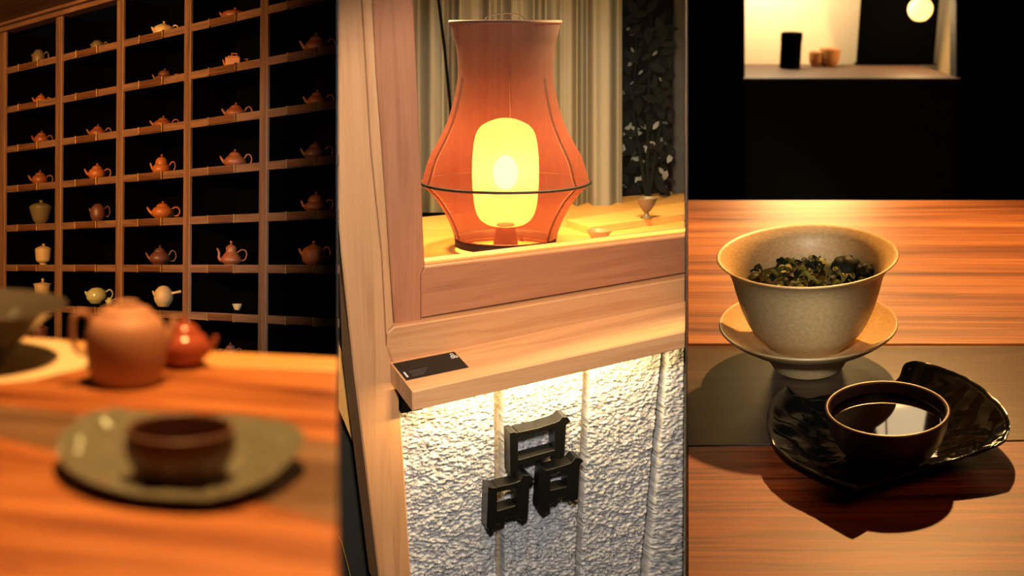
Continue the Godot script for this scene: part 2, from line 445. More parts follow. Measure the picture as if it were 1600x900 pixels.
func teapot_wall() -> void:
	var B1 := Basis(X1, Y1, Z1)
	var D := 0.075
	var o := thing("display_cabinet", "brown wooden wall cabinet of open black cells holding teapots", "cabinet", P1, B1)
	var dy := [-307.0, -246.0, -184.0, -122.0, -61.0, 0.5, 60.5, 122.0]
	var hs := []
	for y in dy:
		hs.append(cab(9, 413 + y).y)
	var th := cab(9, 403).y
	var xl := cab(-16, 413).x
	var xr := cab(527.3, 413).x
	var xrb := cab(527.3, 413, -D).x
	var top := cab(9, 413 - 363).y
	var low := cab(9, 413 + 190).y
	var edges := [[-16.0, 7.5], [86.0, 95.3], [181.0, 191.0], [286.3, 296.5], [404.5, 416.5]]
	for e in edges:
		var mb := MB.new()
		var a := cab(e[0], 413).x
		var b := cab(e[1], 413).x
		mb.prism([Vector3(a, low, .0012), Vector3(b, low, .0012), Vector3(b, top, .0012), Vector3(a, top, .0012)], Vector3(0, 0, -.004), .0008, Vector3.UP)
		part("front_strip", mb, M.cabinet, o)
		mb = MB.new()
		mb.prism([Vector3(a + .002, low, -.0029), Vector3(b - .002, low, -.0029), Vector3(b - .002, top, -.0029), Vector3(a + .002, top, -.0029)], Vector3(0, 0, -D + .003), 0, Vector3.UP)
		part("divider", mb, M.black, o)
	for i in hs.size():
		var ye: float = 413 + dy[i] * 1.4
		xr = cab(527.0, ye).x
		xrb = cab(527.0, ye, -D).x
		var mb := MB.new()
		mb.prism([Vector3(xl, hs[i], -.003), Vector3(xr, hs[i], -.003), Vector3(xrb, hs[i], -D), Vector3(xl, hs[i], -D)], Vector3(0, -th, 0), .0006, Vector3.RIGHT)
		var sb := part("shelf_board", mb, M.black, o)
		mb = MB.new()
		mb.prism([Vector3(xl, hs[i] - th, 0), Vector3(xr, hs[i] - th, 0), Vector3(xr, hs[i], 0), Vector3(xl, hs[i], 0)], Vector3(0, 0, -.003), .0006, Vector3.RIGHT)
		part("front_strip", mb, M.cabinet, sb)
	xrb = minf(cab(527.0, -20, -D).x, cab(527.0, 600, -D).x)
	var mb := MB.new()
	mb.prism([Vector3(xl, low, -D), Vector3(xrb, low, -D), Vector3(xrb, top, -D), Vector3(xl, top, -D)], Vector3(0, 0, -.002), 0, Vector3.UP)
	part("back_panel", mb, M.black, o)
	mb = MB.new()   # cornice with a small moulding under it
	var xe := cab(527.3, 413, .014).x
	mb.prism([Vector3(xl, top, .006), Vector3(xe, top, .006), Vector3(xe, top + th * .7, .006), Vector3(xl, top + th * .7, .006)], Vector3(0, 0, -.02), .0008, Vector3.RIGHT)
	mb.prism([Vector3(xl, top + th * .7, .014), Vector3(xe, top + th * .7, .014), Vector3(xe, top + th * 1.15, .014), Vector3(xl, top + th * 1.15, .014)], Vector3(0, 0, -.03), .0008, Vector3.RIGHT)
	part("cornice", mb, M.cabinet, o)
	# label plates held by two brass clips on the front of every shelf
	for i in 7:
		for k in 5:
			var a := cab(edges[k][1], 413).x
			var b := cab(edges[k + 1][0], 413).x if k < 4 else cab(533, 413).x
			var x0 := lerpf(a, b, .29)
			var x1 := lerpf(a, b, .67)
			var yc: float = hs[i] - th * .5
			mb = MB.new()
			mb.box(Vector3((x0 + x1) / 2, yc, .0012), Vector3(x1 - x0, th * .78, .0024))
			var pl := part("label_plate", mb, M.plate, o)
			for x in [x0, x1]:
				mb = MB.new()
				mb.box(Vector3(x, yc, .0017), Vector3(.0018, th * 1.06, .0034), .0004)
				part("label_clip", mb, M.brass, pl)
	mb = MB.new()   # wooden ceiling that runs out over the cabinet
	var ch := top + th * 1.15
	var q := []
	for p in [Vector3(xl - .2, ch, -D), Vector3(xe - .001, ch, -D * 0.0), Vector3(xe - .12, ch, .42), Vector3(xl - .2, ch, .42)]:
		q.append(P1 + B1 * p)
	mb.prism(q, B1 * Vector3(0, .02, 0), 0, X1)
	struct("ceiling", mb, M.cabinet)

	var red := Color(.56, .32, .20)
	var orange := Color(.68, .40, .21)
	var dark := Color(.40, .25, .22)
	var olive := Color(.44, .40, .29)
	var beige := Color(.80, .72, .56)
	var celadon := Color(.74, .77, .60)
	# shelf, pixel across, width and top in the photo, shape, colour, label
	var items := [
		[0, 59, 20, 77, "ball", olive, "olive grey round pot in the top left corner cell"],
		[0, 151, 21, 63, "ball", olive, "dull olive round pot on top shelf, second cell from left"],
		[0, 254, 32, 33, "melon", beige, "tan ribbed pot with looped handle on the top shelf, third cell"],
		[0, 365, 40, 12, "melon", red, "squat reddish pumpkin-like pot at the picture's upper edge"],
		[1, 63, 19, 146, "round", orange, "very small orange teapot on second shelf of the leftmost column"],
		[1, 256, 30, 107, "gourd", dark, "dim brown teapot on the second shelf, middle column"],
		[1, 364, 24, 83, "square", orange, "square box-shaped orange teapot with square handle"],
		[1, 492, 38, 51, "flat", red, "broad reddish teapot on second shelf of the rightmost column"],
		[2, 64, 23, 204, "round", red, "red clay teapot on third shelf of leftmost column"],
		[2, 152, 26, 194, "flat", red, "red clay teapot on third shelf, second column from left"],
		[2, 254, 31, 181, "flat", red, "flat red clay teapot on third shelf, middle column"],
		[2, 367, 33, 160, "flat", red, "flat brown clay teapot on third shelf, fourth column"],
		[2, 494, 33, 140, "flat", red, "flat brick red teapot on third shelf, rightmost column"],
		[3, 62, 25, 266, "round", red, "round red teapot on fourth shelf of leftmost column"],
		[3, 151, 27, 255, "round", orange, "orange brown teapot on fourth shelf, second column"],
		[3, 252, 29, 241, "gourd", orange, "tall stepped orange teapot on fourth shelf, middle column"],
		[3, 366, 34, 233, "flat", red, "polished red teapot on fourth shelf, fourth column"],
		[3, 492, 35, 220, "flat", dark, "low brown teapot on fourth shelf, rightmost column"],
		[4, 64, 34, 313, "gaiwan", olive, "olive lidded tea bowl standing above the white cup"],
		[4, 153, 24, 318, "ball", dark, "dark purple brown teapot on fifth shelf, second column"],
		[4, 254, 34, 314, "round", orange, "bright orange teapot on fifth shelf, middle column"],
		[4, 493, 36, 300, "gourd", red, "red teapot with stepped lid on fifth shelf, rightmost column"],
		[5, 68, 25, 381, "cup", beige, "cream lidded cup on sixth shelf of leftmost column"],
		[5, 250, 32, 383, "flat", dark, "dark purple clay teapot on sixth shelf, middle column"],
		[5, 361, 31, 376, "pear", red, "tall pear-shaped red teapot with long spout"],
		[5, 490, 36, 376, "melon", orange, "mottled orange pumpkin-shaped teapot in rightmost column"],
		[6, 67, 27, 435, "pitcher", beige, "tan beaker with lid on a saucer, lower left of the cabinet"],
		[6, 152, 32, 449, "celadon", celadon, "pale green glossy teapot on a dark stand"],
		[6, 172, 12, 466, "ball", celadon, "tiny pale green pot beside the larger green teapot"],
		[6, 256, 29, 446, "side", beige, "cream pot with a straight side handle"],
		[6, 371, 15, 475, "bowl", beige, "tiny white cup in lower cell of the fourth column"],
		[7, 65, 26, 505, "cup", dark, "dark lidded jar in the lowest cell behind the grey bowl"],
		[7, 361, 24, 535, "round", dark, "dark red teapot half hidden by the far table edge"],
	]
	for it in items:
		var off := -.034
		var set_h: float = hs[it[0]]
		var stand: bool = it[4] in ["celadon", "side", "bowl"] or it[3] == 466
		if it[3] == 466:
			off = -.020
		var lx := cab(it[1], 413, off).x
		var at := P1 + B1 * Vector3(lx, set_h, off)
		var s: float = -at.z / F
		if stand:
			at += Y1 * 4.0 * s
		var R: float = it[2] * .5 * s
		var H: float = (proj(at).y - it[3]) * s
		var col: Color = it[5]
		var yaw := Basis(Y1, sin(it[1] * 1.7 + it[0]) * .12)
		var kind := "teapot"
		if it[4] in ["cup", "bowl"]: kind = "cup"
		if it[4] == "gaiwan": kind = "tea_bowl"
		if it[4] == "pitcher": kind = "beaker"
		var t := thing(kind, it[6], "teapot" if kind == "teapot" else "bowl" if kind == "tea_bowl" else "cup", at, yaw * frame(Y1), "tea ware in the cells of the cabinet")
		var m := clay(col, .22 if it[4] == "celadon" else .46)
		match it[4]:
			"square":
				mb = MB.new()
				mb.box(Vector3(0, H * .36, 0), Vector3(R * 2, H * .72, R * 1.7), R * .08)
				part("body", mb, m, t)
				mb = MB.new()
				mb.box(Vector3(0, H * .76, 0), Vector3(R * 1.5, H * .1, R * 1.2), R * .06)
				var lid := part("lid", mb, m, t)
				mb = MB.new()
				mb.tube([Vector3(-R * .35, H * .78, 0), Vector3(-R * .35, H * .97, 0), Vector3(R * .35, H * .97, 0), Vector3(R * .35, H * .78, 0)], [R * .1, R * .1, R * .1, R * .1], 6)
				part("knob", mb, m, lid)
				mb = MB.new()
				mb.tube([Vector3(-R * .9, H * .25, 0), Vector3(-R * 1.3, H * .35, 0), Vector3(-R * 1.55, H * .62, 0)], [R * .22, R * .17, R * .1], 8)
				part("spout", mb, m, t)
				mb = MB.new()
				mb.tube([Vector3(R * .9, H * .6, 0), Vector3(R * 1.75, H * .66, 0), Vector3(R * 1.7, H * .18, 0), Vector3(R * .9, H * .16, 0)], [R * .11, R * .12, R * .11, R * .1], 6)
				part("handle", mb, m, t)
			"gaiwan", "cup":
				var pr := [Vector2(.45, 0), Vector2(.48, .06), Vector2(.7, .2), Vector2(.92, .5), Vector2(1.04, .72)] if it[4] == "gaiwan" else [Vector2(.45, 0), Vector2(.5, .08), Vector2(.86, .2), Vector2(.97, .5), Vector2(1.0, .76)]
				mb = MB.new()
				mb.lathe(bowl_profile(scaled(pr, R, H), R * .1, H * .1), 32)
				part("body", mb, m, t)
				mb = MB.new()
				mb.lathe(scaled(curve([Vector2(.9, .7), Vector2(.98, .76), Vector2(.6, .86), Vector2(.2, .9), Vector2(0, .9)], 4), R, H), 28)
				var lid := part("lid", mb, m, t)
				mb = MB.new()
				mb.lathe(scaled([Vector2(.14, .88), Vector2(.13, .93), Vector2(.2, .98), Vector2(.12, 1), Vector2(0, 1)], R, H), 14)
				part("knob", mb, m, lid)
			"pitcher":
				mb = MB.new()
				mb.lathe(bowl_profile(scaled([Vector2(.7, 0), Vector2(.74, .06), Vector2(.84, .4), Vector2(.95, .72)], R, H), R * .1, H * .1), 28)
				part("body", mb, m, t)
				mb = MB.new()
				mb.lathe(scaled(curve([Vector2(.8, .7), Vector2(.98, .74), Vector2(.98, .79), Vector2(.3, .84), Vector2(0, .85)], 3), R, H), 28)
				var lid := part("lid", mb, m, t)
				mb = MB.new()
				mb.lathe(scaled([Vector2(.13, .82), Vector2(.12, .94), Vector2(.18, .97), Vector2(.1, 1), Vector2(0, 1)], R, H), 12)
				part("knob", mb, m, lid)
				mb = MB.new()
				mb.lathe(scaled([Vector2(0, .0), Vector2(.9, .0), Vector2(1.25, .05), Vector2(1.25, .07), Vector2(.8, .03), Vector2(0, .03)], R, H), 28)
				part("saucer", mb, m, t)
			"bowl":
				mb = MB.new()
				mb.lathe(bowl_profile(scaled([Vector2(.5, 0), Vector2(.55, .12), Vector2(.7, .3), Vector2(1, 1)], R, H), R * .12, H * .2), 24)
				part("body", mb, m, t)
			"side":
				pot(t, "ball", R, H, m, null, true, false)
				mb = MB.new()
				mb.tube([Vector3(R * .8, H * .62, .003), Vector3(R * 1.4, H * .68, .006), Vector3(R * 1.95, H * .72, .008)], [R * .16, R * .13, R * .17], 10)
				part("handle", mb, m, t)
			"celadon":
				pot(t, "ball", R, H, m)
			_:
				pot(t, it[4], R, H, m)
	# dark stands under three of them
	for st in [[152, 46, -.034, "flat dark stand under the pale green teapot"], [256, 46, -.034, "flat dark stand under the cream side-handled pot"], [368, 48, -.034, "flat dark stand under the tiny white cup"], [172, 22, -.020, "little dark stand under the tiny green pot"]]:
		var at := P1 + B1 * Vector3(cab(st[0], 413, st[2]).x, hs[6], st[2])
		var s := -at.z / F
		var t := thing("pot_stand", st[3], "stand", at, B1, "dark stands in the cabinet")
		mb = MB.new()
		mb.box(Vector3(0, 3.4 * s, 0), Vector3(st[1] * s, 1.2 * s, 20 * s if st[1] > 30 else 7 * s), .4 * s)
		part("top_board", mb, M.black, t)
		for sx in [-1, 1]:
			mb = MB.new()
			mb.box(Vector3(sx * st[1] * s * .4, 1.4 * s, 0), Vector3(3 * s, 2.8 * s, 6 * s))
			part("foot", mb, M.black, t)

func front_table() -> void:
	var back := Vector3(sin(deg_to_rad(14.4)), 0, cos(deg_to_rad(14.4)))
	var p := deg_to_rad(10)
	var n := Vector3.UP * cos(p) + back * sin(p)
	var d := n.dot(ray(285, 765) * .47)
	var B := frame(n)
	var T := func(x, y, h = 0.0): return hit(n, d + h, x, y)
	var o := thing("tea_table", "blurred orange-brown wooden tea table in front of the teapot cabinet", "table", T.call(285, 765), B)
	var g: Vector3 = (T.call(520, 620) - T.call(20, 580)).normalized()
	var mb := MB.new()
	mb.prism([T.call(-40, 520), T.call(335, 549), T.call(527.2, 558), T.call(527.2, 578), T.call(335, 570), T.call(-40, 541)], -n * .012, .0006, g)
	part("far_strip", mb, M.table_edge, o, true)  # lighter-toned strip along the far edge
	mb = MB.new()
	mb.prism([T.call(-40, 541.5), T.call(335, 570.5), T.call(527.2, 578.5), T.call(527.2, 690), T.call(-40, 627)], -n * .012, .001, g)
	part("plank", mb, M.table_front, o, true)
	mb = MB.new()
	mb.prism([T.call(-40, 673), T.call(527.2, 818), T.call(527.2, 960), T.call(-40, 960)], -n * .012, .0006, g)
	part("plank", mb, M.table_front, o, true)
	mb = MB.new()
	mb.prism([T.call(-40, 628, -.0006), T.call(527.2, 691, -.0006), T.call(527.2, 817, -.0006), T.call(-40, 672, -.0006)], -n * .011, .0003, g)
	part("inlay_strip", mb, M.inlay_front, o, true)
	var s: float = -T.call(285, 765).z / F
	# glass leaf dish and upturned dark cup
	var c: Vector3 = T.call(285, 762)
	var dish := thing("glass_dish", "out-of-focus grey-green glass dish with raised rim under dark cup", "dish", c, B)
	var rim := [[92, 688, 40], [105, 735, 26], [190, 772, 20], [330, 782, 20], [420, 752, 24], [474, 692, 46], [455, 664, 52], [390, 655, 40], [320, 650, 30], [240, 648, 34], [175, 640, 50], [130, 655, 50]]
	leaf_plate(dish, n, d, Vector2(285, 745), rim, s, M.glassware, 4, 4.0, 9.0)
	c = T.call(282, 748, 5 * s)
	var cup := thing("tea_cup", "out-of-focus dark brown clay cup standing on the glass dish", "cup", c, B)
	mb = MB.new()
	mb.lathe(bowl_profile(scaled([Vector2(58, 0), Vector2(62, 5), Vector2(78, 30), Vector2(86, 55), Vector2(83, 84)], s, s), 6 * s, 10 * s), 48)
	part("body", mb, M.cup_front, cup)
	for e in [[Vector3(-.52, .34, -.62), "small added lamp above the left table, nearer the side wall"], [Vector3(-.13, .36, -.80), "small added lamp above the left table, nearer the window"], [Vector3(-.30, .40, -.95), "small added lamp above the far edge of the left table"]]:  # unseen lamps added for glints on the glass dish
		var lamp := thing("added_glint_lamp", e[1], "lamp", e[0], B, "small added lamps above the left table")
		mb = MB.new()
		mb.lathe(scaled(curve([Vector2(0, -1), Vector2(.8, -.6), Vector2(1, 0), Vector2(.8, .6), Vector2(0, 1)], 3), .011, .011), 16)
		part("globe", mb, M.filament, lamp)
		mb = MB.new()
		mb.tube([Vector3(0, .01, 0), Vector3(0, .5, 0)], [.001, .001], 6)
		part("cord", mb, M.black, lamp)
	# the two pots beyond
	var q: Vector3 = T.call(198, 598)
	s = -q.z / F
	var pb := thing("table_teapot", "large matt tan clay teapot on the table, handle to left", "teapot", q, Basis(n, .5) * B)
	pot(pb, "jug", 61 * s, 132 * s, clay(Color(.72, .54, .44), .6), null, true, true, -1.0)
	q = T.call(287, 572)
	s = -q.z / F
	var pr := thing("table_teapot", "glossy red round teapot behind the tan pot, spout to right", "teapot", q, Basis(n, -.25) * B)
	pot(pr, "round", 39 * s, 80 * s, clay(Color(.66, .34, .26), .16), null, true, true, -1.0)
	# cream cloth and the grey bowl on it
	q = T.call(60, 565)
	var cl := thing("cream_cloth", "cream paper napkin lying under the grey bowl, left table edge", "cloth", q, B)
	mb = MB.new()
	mb.prism([T.call(-60, 528, .0006), T.call(90, 531, .0006), T.call(150, 551, .0006), T.call(133, 574, .0006), T.call(55, 592, .0006), T.call(-60, 604, .0006)], -n * .0005, 0, g)
	part("sheet", mb, M.paper, cl, true)
	q = T.call(-38, 566, .0007)
	s = -q.z / F
	var gb := thing("grey_bowl", "wide grey glazed bowl cut off by the left picture edge", "bowl", q, B)
	mb = MB.new()
	mb.lathe(bowl_profile(scaled([Vector2(42, 0), Vector2(44, 8), Vector2(70, 36), Vector2(112, 76), Vector2(138, 92)], s, s), 5 * s, 14 * s), 56)
	part("body", mb, M.grey_glaze, gb)

# ---------------------------------------------------------------- the shop window
var N2 := Vector3(.42, -.40, .815).normalized()
var D2 := N2.dot(ray(800, 450) * 1.75)
func S(x: float, y: float, k := 0.0) -> Vector3:
	return hit(N2, D2 + k, x, y)
func trace(pts: Array, k := 0.0) -> Array:
	var o := []
	for i in range(0, pts.size(), 2):
		o.append(S(pts[i], pts[i + 1], k))
	return o
func member(called: String, pts: Array, k: float, depth: float, m: Material, o: Node3D, grain: Vector3, bev := .0015) -> MeshInstance3D:
	var mb := MB.new()
	var rear := []
	for p in trace(pts, k):   # the rear stays between the two partition walls
		var r: Vector3 = p - N2 * depth
		var e := proj(r)
		if proj(p).x > 1070.0 and absf(grain.x) > .5:
			r += grain * ((-.13555 * r.z - r.x) / (grain.x + .13555 * grain.z))
			rear.append(r)
		else:
			rear.append(S(clampf(e.x, 528.8, 1071.2), e.y, k - depth))
	mb.prism(trace(pts, k), -N2 * depth, bev, grain, rear)
	return part(called, mb, m, o, true)

func shop_front() -> void:
	var B2 := Basis((S(900, 420) - S(700, 448)).normalized(), Vector3.UP, N2)
	B2.y = N2.cross(B2.x).normalized()
	B2.x = B2.y.cross(N2)
	var up := (S(570, 100) - S(585, 600)).normalized()
	var along := (S(1050, 410) - S(700, 465)).normalized()
	var o := thing("window_1", "pale wooden shop window frame with post, sash rails and pane", "window", S(600, 560), B2)
	tag(o, "", "", "", "structure")
	member("post", [528.6, -20, 564.5, -20, 570, 67, 580, 233, 597, 400, 604, 540, 613, 567, 625, 620, 643.5, 925, 594.5, 925, 553, 580, 534, 400, 528.6, 335], 0, .05, M.post, o, up, .002)
	member("edge_strip", [565, -20, 581, -20, 588, 117, 598, 250, 603.5, 330, 615, 508, 606.5, 518, 604, 525, 597.5, 400, 580.5, 233, 570.5, 67], -.004, .03, M.post, o, up, .0012)
	member("stile", [581.8, -20, 645, -20, 652, 117, 657, 233, 660, 330, 664, 415, 658, 430, 658, 502, 617, 510, 604, 330, 598.6, 250, 588.6, 117], -.010, .03, M.sash, o, up)
	member("bottom_rail", [664.6, 418, 1071.3, 369, 1071.3, 426.5, 658.6, 497, 658.6, 430], -.010, .03, M.sash, o, along)
	member("glazing_bead", [664, 409, 1071.3, 362, 1071.3, 370, 664, 419], -.020, .012, M.honey, o, along, .001)  # honey tone stands in for the warm light from inside
	member("sill_beam", [606, 520, 616, 511, 658, 504.5, 800, 481.5, 1071.3, 434.5, 1071.3, 476, 800, 537, 613, 567, 605, 545], -.002, .06, M.post, o, along, .002)
	member("sill_back", [600, 530, 600, 480, 1071.3, 400, 1071.3, 450], -.045, .01, M.black, o, along, 0)  # black sheet paints the shade in the gap under the rail
	member("side_board", [528.9, 535, 536.5, 557, 551, 690, 528.9, 638], -.075, .01, M.honey, o, up, 0)
	# window pane
	var mb := MB.new()
	mb.prism(trace([640, -30, 1071.3, -30, 1071.3, 372, 655, 425], -.022), -N2 * .002)
	part("pane", mb, M.pane, o, true)
	# dark gap between the post and its neighbour, with a hanging cord
	mb = MB.new()
	mb.prism(trace([528.5, 300, 640, 300, 660, 940, 528.5, 940], -.11), -N2 * .01)
	struct("wall_side", mb, M.gap)
	var cd := thing("yellow_cord", "thin yellow cord hanging in dark gap left of the post", "cord", S(540, 880, -.095), B2)
	mb = MB.new()
	var path := []
	for i in 9:
		path.append(S(529.5 + 21 * pow(i / 8.0, .8), 838 + 9.5 * i, -.096))
	mb.tube(path, [.0006, .0006, .0006, .0006, .0006, .0006, .0006, .0006, .0006], 6)
	part("cord", mb, mat(Color(.75, .58, .2), .6), cd, true)

	# shelf in front, with the card on it
	var sh := thing("window_shelf", "pale wooden ledge below the shop window with lit underside", "shelf", S(644, 612, .083), B2)
	member("board", [644, 612, 1071.3, 517.5, 1071.3, 544, 645, 643], .083, .0845, M.shelf, sh, along, .0015)
	member("bracket", [627, 611, 660, 606, 660, 640, 627, 646], .01, .03, M.black, sh, along, 0)
	var u1: Vector3 = S(1070, 519.2, .083) - S(644, 612, .083)
	var sn := u1.cross(N2).normalized()
	sn = sn if sn.y > 0 else -sn
	var sd := sn.dot(S(644, 612, .083))
	var c := thing("business_card", "black printed card lying on left end of the window ledge", "card", hit(sn, sd, 672, 575), Basis(u1.normalized(), sn, u1.normalized().cross(sn)))
	var K := func(x, y, h = 0.0): return hit(sn, sd + h, x, y)
	mb = MB.new()
	mb.prism([K.call(614, 568, .0012), K.call(709.5, 549.3, .0012), K.call(732, 573, .0012), K.call(634.5, 593.5, .0012)], -sn * .0011, 0, u1.normalized())
	part("card", mb, mat(Color(.05, .045, .045), .5), c, true)
	var ink := mat(Color(.85, .83, .8), .6)
	var faint := mat(Color(.3, .28, .27), .6)
	# the printed mark: three small open squares, and lines of small print
	var a0: Vector3 = K.call(614, 568)
	var ex: Vector3 = K.call(709.5, 549.3) - a0
	var ey: Vector3 = K.call(634.5, 593.5) - a0
	var print_at := func(u: float, v: float, w: float, h: float, m: Material, called: String):
		var b := MB.new()
		var q := []
		for e in [[u, v], [u + w, v], [u + w, v + h], [u, v + h]]:
			q.append(a0 + ex * e[0] + ey * e[1] + sn * .0014)
		b.prism(q, -sn * .0002)
		part(called, b, m, c, true)
	for sq in [[.895, .12, .05], [.872, .27, .05], [.928, .27, .05]]:
		var u: float = sq[0]
		var v: float = sq[1]
		print_at.call(u, v, .05, .03, ink, "printed_mark")
		print_at.call(u, v + .1, .05, .03, ink, "printed_mark")
		print_at.call(u, v, .012, .13, ink, "printed_mark")
		print_at.call(u + .038, v, .012, .13, ink, "printed_mark")
	print_at.call(.03, .62, .03, .3, ink, "printed_mark")
	for i in 4:
		print_at.call(.12, .62 + .09 * i, .30 - .04 * i, .03, faint, "printed_line")
	# warm light strip tucked under the ledge
	var ls := thing("led_strip", "warm light strip hidden under window ledge above stone wall", "lamp", S(850, 590, .02), B2)
	mb = MB.new()
	var e0 := S(652, 641, .083) - N2 * .034
	var e1 := S(1064, 546, .083) - N2 * .034
	var dn: Vector3 = -sn
	mb.prism([e0 + dn * .0005, e1 + dn * .0005, e1 + dn * .0035, e0 + dn * .0035], -N2 * .012)
	part("glowing_strip", mb, M.led, ls, true)

	# rough stone slabs with mortar strips between them
	var nz := noise(71, 1.0, 5)
	var n2 := noise(72, 1.0, 3)
	var slabs := [
		[[612, 560], [772.5, 540], [777.5, 920], [640, 920]],
		[[785.5, 540], [915.5, 520], [899.5, 920], [787.5, 920]],
		[[924.5, 520], [1041, 500], [999.5, 920], [904.5, 920]],
		[[1047.5, 500], [1071.3, 490], [1071.3, 920], [1007.5, 920]]]
	var w := MB.new()
	w.prism(trace([600, 560, 1071.3, 480, 1071.3, 940, 630, 940], -.034), -N2 * .02)
	var wall := struct("wall_front", w, M.mortar)
	for s in slabs:
		mb = MB.new()
		var c0 := S(s[0][0], s[0][1], -.018)
		var c1 := S(s[1][0], s[1][1], -.018)
		var c2 := S(s[2][0], s[2][1], -.018)
		var c3 := S(s[3][0], s[3][1], -.018)
		var nx := int(c0.distance_to(c1) / .0013)
		var ny := int(c0.distance_to(c3) / .0014)
		var rows := []
		for i in ny + 1:
			var row := PackedVector3Array()
			var l := c0.lerp(c3, float(i) / ny)
			var r := c1.lerp(c2, float(i) / ny)
			for j in nx + 1:
				var pt := l.lerp(r, float(j) / nx)
				var q := pt * 120.0
				var a := nz.get_noise_3d(q.x * .8, q.y * 1.5, q.z * .8) + .8 * n2.get_noise_3d(q.x * .22, q.y * .3, q.z * .22)
				var chip := 1.0 - 2.4 * absf(n2.get_noise_3d(q.x * .5 + 7.0, q.y * 1.3, q.z * .5))
				var h := .0030 * a + .0012 * chip - .001
				if j < 2 or j > nx - 2 or i == 0 or i == ny:
					h = minf(h, .0) - (.016 if j == 0 or j == nx else .002)
				row.append(pt + N2 * h)
			rows.append(row)
		mb.surf(rows, false, c0.distance_to(c1), c0.distance_to(c3))
		part("stone_slab", mb, M.stone, wall, true)

	# the black sign of three open squares
	var sg := thing("wall_sign", "black metal sign of three open squares on the stone wall", "sign", S(835, 740, .0), B2)
	var bars := [
		[[796.7, 676.5, 803, 675, 809.7, 676.5, 809.7, 737, 806, 741.5, 797.5, 742.5],
			[809.7, 675.5, 840, 669, 870, 659.5, 863, 670.2, 809.7, 684.3],
			[867, 660.5, 873.5, 657.5, 879, 651.3, 887, 652, 892.3, 658.9, 884.8, 664.5, 882, 714, 874, 718.6, 867, 715.6],
			[809.7, 718.8, 867, 703, 867, 711.9, 809.7, 728]],
		[[763, 760.8, 770, 762.5, 777, 762, 776.5, 820, 766.5, 833, 760.5, 824],
			[777, 761, 806, 754.5, 806, 763.2, 777, 769.8],
			[806, 754.5, 813, 751, 818, 742, 827, 743, 835.6, 749, 827.5, 757.5, 825, 808, 817, 814.5, 808.5, 809.5],
			[777, 798.8, 806, 790, 808, 806, 790, 810, 788, 816.5, 777, 818.5]],
		[[846, 731, 853, 735, 860, 733.8, 860, 795, 849, 803, 841.5, 796],
			[860, 733.5, 886, 726, 886, 734.3, 860, 742],
			[886, 726, 893, 723, 899, 715.5, 906, 716, 912.2, 720.8, 906.5, 726, 903.5, 779, 895, 785, 887.5, 781],
			[860, 766.5, 886, 760.5, 887.5, 776, 872, 779, 870, 784.5, 860, 787]]]
	for f in bars:
		var holder: MeshInstance3D
		for i in 4:
			var b := MB.new()
			b.prism(trace(f[i], .012), -N2 * .021, .0006, up)
			if i == 0:
				holder = part("square_frame", b, M.iron, sg, true)
			else:
				part(["", "top_bar", "right_bar", "bottom_bar"][i], b, M.iron, holder, true)
	for st in [[803, 700], [875, 690], [768, 790], [818, 785], [852, 765], [897, 755]]:
		var b := MB.new()
		b.tube([S(st[0], st[1], -.008), S(st[0], st[1], -.024)], [.002, .002], 8)
		part("mounting_pin", b, M.iron, sg, true)
	window_display()

